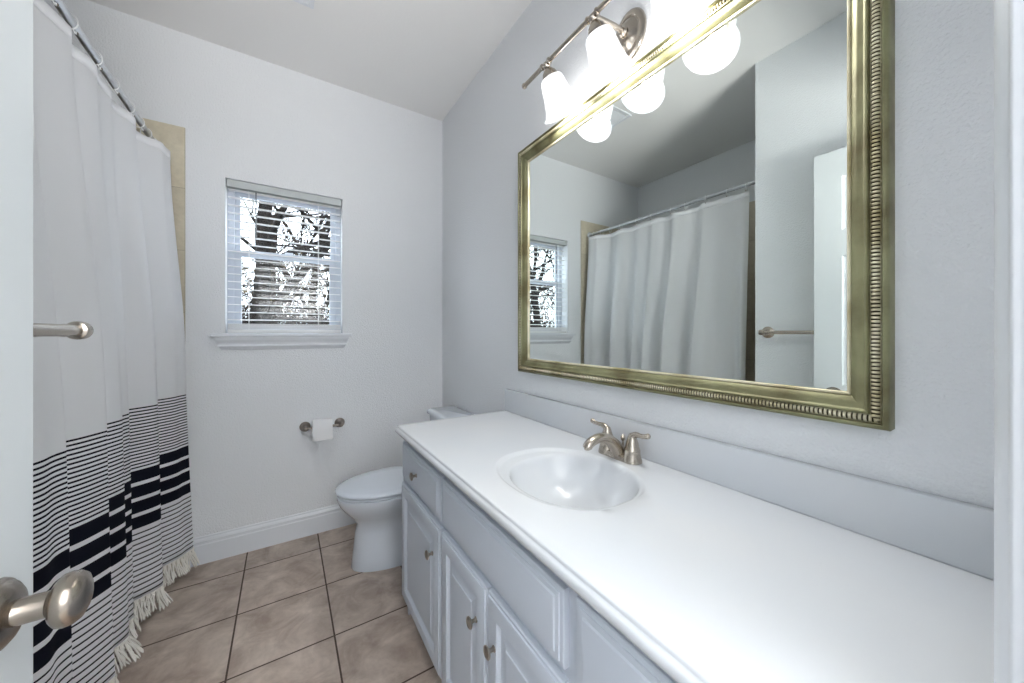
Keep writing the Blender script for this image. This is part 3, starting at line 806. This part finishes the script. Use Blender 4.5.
# stiles and rails
PZ = [(0.24, 0.86), (1.00, 1.62), (1.74, 2.00)]
PYs = [(DY0 + 0.105, DY0 + 0.312), (DY1 - 0.312, DY1 - 0.105)]
zz = [0.012] + [v for p in PZ for v in p] + [2.128]
yyv = [DY0, PYs[0][0], PYs[0][1], PYs[1][0], PYs[1][1], DY1]
core = 0.008
for a, b in ((yyv[0], yyv[1]), (yyv[2], yyv[3]), (yyv[4], yyv[5])):
    box(bm, xb, DF, a, b, zz[0], zz[-1])
for a, b in ((yyv[1], yyv[2]), (yyv[3], yyv[4])):
    for c, d in ((zz[0], zz[1]), (zz[2], zz[3]), (zz[4], zz[5]), (zz[6], zz[7])):
        box(bm, xb, DF, a, b, c, d)
slab = obj('slab', bm, M['door'], do)
for a, b in PYs:
    for c, d in PZ:
        bm = bmesh.new()
        for sgn, x in ((-1, DF), (1, xb)):
            P = [(0.0, 0.0), (0.006, 0.006), (0.012, 0.008), (0.018, 0.008), (0.045, 0.002), (0.048, 0.002)]
            loft(bm, [[Vector((x + sgn * p, a + i, c + i)), Vector((x + sgn * p, b - i, c + i)), Vector((x + sgn * p, b - i, d - i)), Vector((x + sgn * p, a + i, d - i))] for i, p in P], True, False, True)
        obj('raised_panel', bm, M['door'], slab, smooth=False)
def door_knob(x, sgn):
    bm = bmesh.new()
    lathe(bm, [(0.0370, 0.0), (0.0375, 0.003), (0.0355, 0.007), (0.0335, 0.0075), (0.0320, 0.011), (0.0260, 0.0155), (0.0200, 0.0175)], (x, 0.600, 0.954), (sgn, 0, 0), n=44)
    rs = obj('rosette', bm, M['doorn'], do, smooth=True, angle=30)
    bm = bmesh.new()
    lathe(bm, [(0.0140, 0.012), (0.0140, 0.016), (0.0132, 0.018), (0.0132, 0.040), (0.0160, 0.0425), (0.0215, 0.0445), (0.0262, 0.0485), (0.0275, 0.0540), (0.0266, 0.0600), (0.0230, 0.0650), (0.0165, 0.0680), (0.0080, 0.0696), (0.001, 0.0698)], (x, 0.600, 0.954), (sgn, 0, 0), n=44)
    obj('knob', bm, M['doorn'], do, smooth=True, angle=40)
door_knob(DF, 1)
bm = bmesh.new(); lathe(bm, [(0.0335, 0.0), (0.033, 0.005), (0.026, 0.010), (0.012, 0.012), (0.012, 0.030), (0.026, 0.036), (0.030, 0.045), (0.028, 0.055), (0.015, 0.062), (0.001, 0.063)], (xb, 0.604, 0.952), (-1, 0, 0), n=36)
obj('knob', bm, M['nickel'], do, smooth=True, angle=40)
obj('latch_plate', B(DF - DT / 2 - 0.0125, DF - DT / 2 + 0.0125, DY1 - 0.0008, DY1 + 0.0006, 0.924, 0.980), M['nickel'], do)

# ------------------------------------------------------------------ bathtub behind the curtain
bm = bmesh.new()
tx0, tx1, ty0, ty1, tz = XT + 0.008, -0.575, YC + 0.008, YB - 0.008, 0.42
loft(bm, [rrect(tx0, tx1, ty0, ty1, 0.0, r=0.008), rrect(tx0, tx1, ty0, ty1, tz - 0.01, r=0.008), rrect(tx0 + 0.004, tx1 - 0.004, ty0 + 0.004, ty1 - 0.004, tz, r=0.01),
          rrect(tx0 + 0.065, tx1 - 0.075, ty0 + 0.075, ty1 - 0.075, tz, r=0.12), rrect(tx0 + 0.080, tx1 - 0.090, ty0 + 0.090, ty1 - 0.095, tz - 0.02, r=0.12),
          rrect(tx0 + 0.12, tx1 - 0.13, ty0 + 0.15, ty1 - 0.22, 0.10, r=0.11), rrect(tx0 + 0.17, tx1 - 0.18, ty0 + 0.22, ty1 - 0.30, 0.075, r=0.08)])
tag(obj('bathtub', bm, M['tub'], None, smooth=True, angle=40), 'off white alcove bathtub hidden behind the striped curtain', 'bathtub')

# ------------------------------------------------------------------ shower rod, rings, curtain
RODX, RODZ = -0.556, 2.214
rd = thing('shower_rod', (RODX, YB, RODZ), 'chrome shower curtain rod running from the window wall toward the door', 'shower rod')
bm = bmesh.new()
tube(bm, [(RODX, YC + 0.020, RODZ), (RODX, YB - 0.020, RODZ)], 0.0125, 20)
tube(bm, [(RODX, YC + 0.55, RODZ), (RODX, YC + 0.553, RODZ)], 0.0142, 20)
obj('tube', bm, M['rod'], rd, smooth=True, angle=40)
for y, s in ((YB - 0.008, -1), (YC + 0.008, 1)):
    bm = bmesh.new()
    lathe(bm, [(0.030, 0.0), (0.030, 0.004), (0.022, 0.009), (0.0165, 0.014), (0.0165, 0.030)], (RODX, y, RODZ), (0, s, 0), n=28)
    obj('end_flange', bm, M['rod'], rd, smooth=True, angle=40)

def interp(tab, t):
    for (a, va), (b, vb) in zip(tab, tab[1:]):
        if t <= b:
            k = (t - a) / (b - a) if b > a else 0
            k = k * k * (3 - 2 * k) if isinstance(va, float) else k
            return va + (vb - va) * k
    return tab[-1][1]
# plan of the cloth at the level of the first stripe: (x, y) control points from the near end to the far end
plan = [(-0.560, 1.124), (-0.530, 1.145), (-0.560, 1.190), (-0.548, 1.270), (-0.520, 1.360), (-0.500, 1.442), (-0.508, 1.470), (-0.572, 1.492), (-0.585, 1.530), (-0.548, 1.590),
        (-0.490, 1.680), (-0.494, 1.705), (-0.562, 1.725), (-0.572, 1.775), (-0.520, 1.835), (-0.502, 1.885), (-0.530, 1.915), (-0.535, 1.945), (-0.516, 2.000), (-0.530, 2.015), (-0.575, 2.040), (-0.562, 2.100), (-0.500, 2.160),
        (-0.478, 2.190), (-0.490, 2.210), (-0.575, 2.235), (-0.590, 2.285), (-0.500, 2.360), (-0.465, 2.400), (-0.452, 2.435), (-0.432, 2.470), (-0.440, 2.484)]
top_plan = []
nP = len(plan)
cp = curve_pts(plan, 7)
nU = len(cp); nV = 60
ZT, ZS, ZH = 2.178, 0.932, 0.118
bm = bmesh.new(); uvl = bm.loops.layers.uv.new('cloth')
Ys0, Ys1 = cp[0][1], cp[-1][1]
hooks_y = []
def cloth(u, v):
    """u index fraction 0..1 along the cloth, v height fraction 0 top..1 hem"""
    f = u * (nU - 1); i = min(int(f), nU - 2); k = f - i
    x = cp[i][0] * (1 - k) + cp[i + 1][0] * k; y = cp[i][1] * (1 - k) + cp[i + 1][1] * k
    z = ZT + (ZH - ZT) * v
    zs = (ZT - ZS) / (ZT - ZH)
    g = v / zs                                   # 0 at top, 1 at the first stripe, ~1.65 at hem
    xm = -0.556                                   # hangs from the rod line
    far = sstep((u - 0.86) / 0.06)
    # the folds open from shallow ones at the rod to the full plan lower down
    amp = 0.30 + 0.15 * far + (0.70 - 0.15 * far) * sstep(g / 0.85) + 0.28 * max(0, g - 1)
    lean = 0.016 * min(g, 1.7)
    xm2 = -0.520 + lean - 0.036 * (1 - min(g, 1))
    xx = xm2 + (x - (-0.520)) * amp
    xx += far * 0.026 * (1 - min(g, 1)) - 0.018 * min(g, 1)
    # small secondary waves growing toward the hem
    xx += 0.006 * max(0, g - 0.2) * math.sin(y * 47 + 1.3 * math.sin(y * 9)) * (0.6 + 0.4 * math.sin(v * 5 + y * 3))
    ytop = 1.086 + (Ys1 - 1.086 - 0.02) * u
    ky = 0.45 + 0.55 * sstep(g)
    yy = ytop * (1 - ky) + y * ky + 0.006 * math.sin(v * 6 + y * 11) * v
    # scallop of the top hem between the rings
    if v < 0.03:
        z -= 0.006 * math.sin(u * PI * 11) ** 2 * (1 - v / 0.03)
    return Vector((xx, min(yy, YB - 0.022), z))
V = [[None] * (nU) for _ in range(nV + 1)]
for j in range(nV + 1):
    for i in range(nU):
        V[j][i] = bm.verts.new(cloth(i / (nU - 1), j / nV))
arc = [0.0]
for i in range(1, nU): arc.append(arc[-1] + math.dist(cp[i], cp[i - 1]))
for j in range(nV):
    for i in range(nU - 1):
        f = bm.faces.new((V[j][i], V[j + 1][i], V[j + 1][i + 1], V[j][i + 1]))
        for lp, (jj, ii) in zip(f.loops, ((j, i), (j + 1, i), (j + 1, i + 1), (j, i + 1))):
            lp[uvl].uv = (arc[ii], ZS - (ZT + (ZH - ZT) * jj / nV))
cu = obj('shower_curtain', bm, M['curtain'], None, smooth=True, angle=80, recalc=False)
tag(cu, 'white cotton shower curtain with black stripes and a knotted fringe hanging from the chrome rod', 'shower curtain')
so = cu.modifiers.new('cloth_thickness', 'SOLIDIFY'); so.thickness = 0.0012; so.offset = 0
# fringe: knotted tassels hanging from the hem
bm = bmesh.new()
total = arc[-1]; nT = int(total / 0.0155)
for t in range(nT):
    s = (t + 0.5) / nT * total
    i = next(k for k in range(nU - 1) if arc[k + 1] >= s); u = (i + (s - arc[i]) / (arc[i + 1] - arc[i])) / (nU - 1)
    p = cloth(u, 1.0); q = cloth(min(1, u + 0.004), 1.0)
    tan = (q - p); tan.z = 0; tan = tan.normalized() if tan.length > 1e-6 else Vector((0, 1, 0)); nrm = Vector((tan.y, -tan.x, 0))
    lean = tan * random.uniform(-0.010, 0.010) + nrm * random.uniform(0.0, 0.040)
    ln = random.uniform(0.068, 0.092)
    for k in range(4):
        off = tan * ((k - 1.5) * 0.0045); spread = tan * ((k - 1.5) * random.uniform(0.001, 0.006)) + nrm * random.uniform(-0.003, 0.006)
        wob = Vector((random.uniform(-.005, .005), random.uniform(-.005, .005), 0))
        pts = [p + off + Vector((0, 0, 0.002)), p + off * 0.6 + nrm * 0.001 + Vector((0, 0, -0.012)), p + off + lean * 0.4 + wob + Vector((0, 0, -0.5 * ln)), p + off + spread + lean + Vector((0, 0, -ln))]
        pts = curve_pts([tuple(a) for a in pts], 3)
        tube(bm, pts, [0.0027 + 0.0010 * math.sin(m * 2.1 + t) ** 2 for m in range(len(pts) - 1)] + [0.0010], 5)
    lathe(bm, [(0.002, 0.003), (0.0048, 0), (0.0048, -0.004), (0.002, -0.007)], tuple(p + Vector((0, 0, -0.012)) + nrm * 0.001), n=8)
o = obj('fringe', bm, M['fringe'], cu, smooth=True, angle=70)
# heading band stitched along the top edge
bm = bmesh.new()
rows = [[bm.verts.new(cloth(i / (nU - 1), v) + Vector((0.0016, 0, 0))) for i in range(nU)] for v in (0.0, 0.012, 0.0195)]
for a, b in zip(rows, rows[1:]):
    for i in range(nU - 1): bm.faces.new((a[i], b[i], b[i + 1], a[i + 1]))
M['band'] = mat('curtain_heading_cotton', srgb(240, 241, 245), 0.9, bump=(500, 0.2, 0.0006))
o = obj('heading_band', bm, M['band'], cu, smooth=True, angle=80, recalc=False)
o.modifiers.new('cloth_thickness', 'SOLIDIFY').thickness = 0.0008

ordn = ['first', 'second', 'third', 'fourth', 'fifth', 'sixth', 'seventh', 'eighth', 'ninth', 'tenth', 'eleventh', 'twelfth']
ring_y = [2.465, 2.365, 2.260, 2.135, 1.966, 1.817, 1.642, 1.529, 1.370, 1.229, 1.112]
bm = bmesh.new()
n1, n2, rr, r2 = 28, 8, 0.021, 0.0021
loft(bm, [[Vector(((rr + r2 * math.cos(2 * PI * k / n2)) * math.cos(2 * PI * i / n1) * 0.92, r2 * math.sin(2 * PI * k / n2), (rr + 0.003 + r2 * math.cos(2 * PI * k / n2)) * math.sin(2 * PI * i / n1) - 0.0085)) for k in range(n2)] for i in range(n1 + 1)], True, False, False)
lathe(bm, [(0.0042, 0), (0.0042, 0.004), (0.003, 0.006)], (0.012, 0, -0.040), (1, 0, 0), n=12)
tube(bm, [(0.008, 0, -0.030), (0.013, 0, -0.040)], 0.002, 8)
ring0 = obj('curtain_ring', bm, M['ring'], None, smooth=True, angle=60)
bm = bmesh.new(); lathe(bm, [(0.0034, 0.006), (0.0038, 0.0075), (0.001, 0.009)], (0.012, 0, -0.040), (1, 0, 0), n=12)
stud0 = obj('stud', bm, M['dnickel'], ring0, smooth=True)
for k, y in enumerate(ring_y):
    if k == 0: r = ring0
    else:
        r = ring0.copy(); C.objects.link(r); st = stud0.copy(); C.objects.link(st); st.parent = r
    r.location = (RODX, y, RODZ)
    r.rotation_euler = (0, 0, math.radians(random.uniform(-9, 9)))
    tag(r, 'white plastic curtain ring on the chrome rod, %s from the window wall' % ordn[k], 'curtain ring', 'curtain rings on the shower rod')

# ------------------------------------------------------------------ ceiling vent, only its corner in view
vy, vx = 1.44, 0.33
cv = thing('ceiling_vent', (-0.02, 1.85, HC), 'white square ceiling vent cut off by the top edge of the photo', 'ceiling vent')
bm = bmesh.new()
vx0, vx1, vy0, vy1 = -0.165, 0.120, 1.705, 1.990
for a in ((vx0, vx0 + 0.022, vy0, vy1), (vx1 - 0.022, vx1, vy0, vy1), (vx0 + 0.022, vx1 - 0.022, vy0, vy0 + 0.022), (vx0 + 0.022, vx1 - 0.022, vy1 - 0.022, vy1)):
    box(bm, *a, HC - 0.010, HC - 0.0003, bev=0.002, seg=1)
obj('vent_frame', bm, M['trim'], cv)
bm = bmesh.new()
for k in range(11):
    y = vy0 + 0.034 + k * 0.0217
    loft(bm, [[Vector((x, y, HC - 0.002)), Vector((x, y + 0.002, HC - 0.002)), Vector((x, y + 0.013, HC - 0.009)), Vector((x, y + 0.011, HC - 0.010))] for x in (vx0 + 0.022, vx1 - 0.022)])
obj('louvres', bm, M['trim'], cv)

# ------------------------------------------------------------------ outside the window: bare winter trees
GZ = -0.4
tag(obj('garden_ground', B(-14, 10, YB + 0.6, 30, GZ - 0.1, GZ), M['soil']), 'brown leaf covered ground outside the window', 'ground', kind='structure')

def tree(name, label, base, height, r0, lean, seed, m, depth=5, spread=0.55, group=None, first=0.25):
    rnd = random.Random(seed)
    bm = bmesh.new()
    def seg(p, q, ra, rb, n):
        tube(bm, [p, (p + q) / 2 + Vector((rnd.uniform(-1, 1), rnd.uniform(-1, 1), 0)) * (q - p).length * 0.04, q], [ra, (ra + rb) / 2, rb], n, False)
    def grow(p, d, ln, r, lv):
        steps = 4 if lv == 0 else 3
        n = 10 if lv == 0 else (6 if lv < 3 else 4)
        for s in range(steps):
            q = p + d * (ln / steps)
            seg(p, q, r, r * 0.86, n)
            p = q; r *= 0.86
            d = (d + Vector((rnd.uniform(-1, 1), rnd.uniform(-1, 1), rnd.uniform(-0.6, 0.8))) * (0.10 + 0.05 * lv)).normalized()
            if lv < depth and (s + 1) / steps > first or lv > 0 and lv < depth:
                for _ in range(2 if lv < depth - 1 else 2):
                    a = Vector((rnd.uniform(-1, 1), rnd.uniform(-1, 1), rnd.uniform(-0.35, 0.9)))
                    nd = (d * (1 - spread) + a.normalized() * spread * 1.4).normalized()
                    grow(p, nd, ln * rnd.uniform(0.42, 0.62), r * rnd.uniform(0.38, 0.6), lv + 1)
    grow(Vector(base), Vector(lean).normalized(), height, r0, 0)
    o = obj(name, bm, m, None, smooth=True, angle=80, recalc=False)
    tag(o, label, 'tree', group)
    return o
TG = 'bare trees outside the window'
trees = [('dark thick trunked bare tree nearest the left side of the window', (-0.42, 5.6, GZ), 3.4, 0.14, (0.02, 0, 1), 11, 'bark', 4),
         ('bare dark tree seen through the right half of the window', (0.95, 6.6, GZ), 3.6, 0.13, (-0.02, 0, 1), 23, 'bark', 4),
         ('slender brown bare tree in the middle of the window view', (0.35, 8.6, GZ), 4.0, 0.11, (0.04, 0, 1), 5, 'bark2', 4),
         ('bare tree behind the slender brown one in the window', (-0.3, 10.5, GZ), 4.6, 0.15, (0.0, 0, 1), 37, 'bark2', 4),
         ('leaning bare dark tree seen in the mirrored window', (-3.4, 6.8, GZ), 3.2, 0.13, (0.15, 0, 1), 41, 'bark', 4),
         ('bare tree with arching branches seen only in the mirrored window', (-5.2, 8.0, GZ), 3.6, 0.12, (0.10, 0, 1), 53, 'bark', 4),
         ('far bare brown tree at the right of the window view', (1.9, 11.5, GZ), 4.4, 0.14, (-0.05, 0, 1), 61, 'bark2', 4)]
for lb, b, h, r, ln, sd, mm, dp in trees:
    tree('bare_tree', lb, b, h, r, ln, sd, M[mm], dp, group=TG)
# low twiggy brush that fills the lower sash: nobody could count its stems
rnd = random.Random(99)
bm = bmesh.new()
for k in range(1500):
    x = rnd.uniform(-5.5, 3.0); y = rnd.uniform(7.0, 12.0)
    h = rnd.uniform(1.6, 3.4)
    p = Vector((x, y, GZ)); d = Vector((rnd.uniform(-.35, .35), rnd.uniform(-.2, .2), 1)).normalized()
    pts = [p]
    for s in range(4):
        p = p + d * h / 4; pts.append(p)
        d = (d + Vector((rnd.uniform(-.5, .5), rnd.uniform(-.3, .3), rnd.uniform(-.3, .2)))).normalized()
    tube(bm, pts, [0.014, 0.012, 0.010, 0.007, 0.003], 3, False)
    for s in range(1, 5):
        for _ in range(2):
            q = pts[s]; e = q + Vector((rnd.uniform(-.45, .45), rnd.uniform(-.3, .3), rnd.uniform(-.05, .4)))
            tube(bm, [q, (q + e) / 2 + Vector((0, 0, rnd.uniform(-.04, .06))), e], [0.006, 0.005, 0.002], 3, False)
tag(obj('twig_brush', bm, M['bark2'], None, recalc=False), 'tangle of brown winter brush and twigs behind the trees outside the window', 'brush', kind='stuff')
# dry leaves still clinging in the tangle
bm = bmesh.new()
for k in range(5000):
    c = Vector((rnd.uniform(-5.5, 3.2), rnd.uniform(7.0, 12.0), rnd.triangular(GZ, 4.6, 0.8)))
    a = Vector((rnd.uniform(-1, 1), rnd.uniform(-1, 1), rnd.uniform(-1, 1))).normalized() * rnd.uniform(.02, .05); b = a.orthogonal() * rnd.uniform(.4, .8)
    v = [bm.verts.new(c + p) for p in (-a, b, a, -b)]
    bm.faces.new(v)
tag(obj('dry_leaves', bm, M['leaf'], None, recalc=False), 'scattered dry brown leaves clinging in the brush outside the window', 'leaves', kind='stuff')
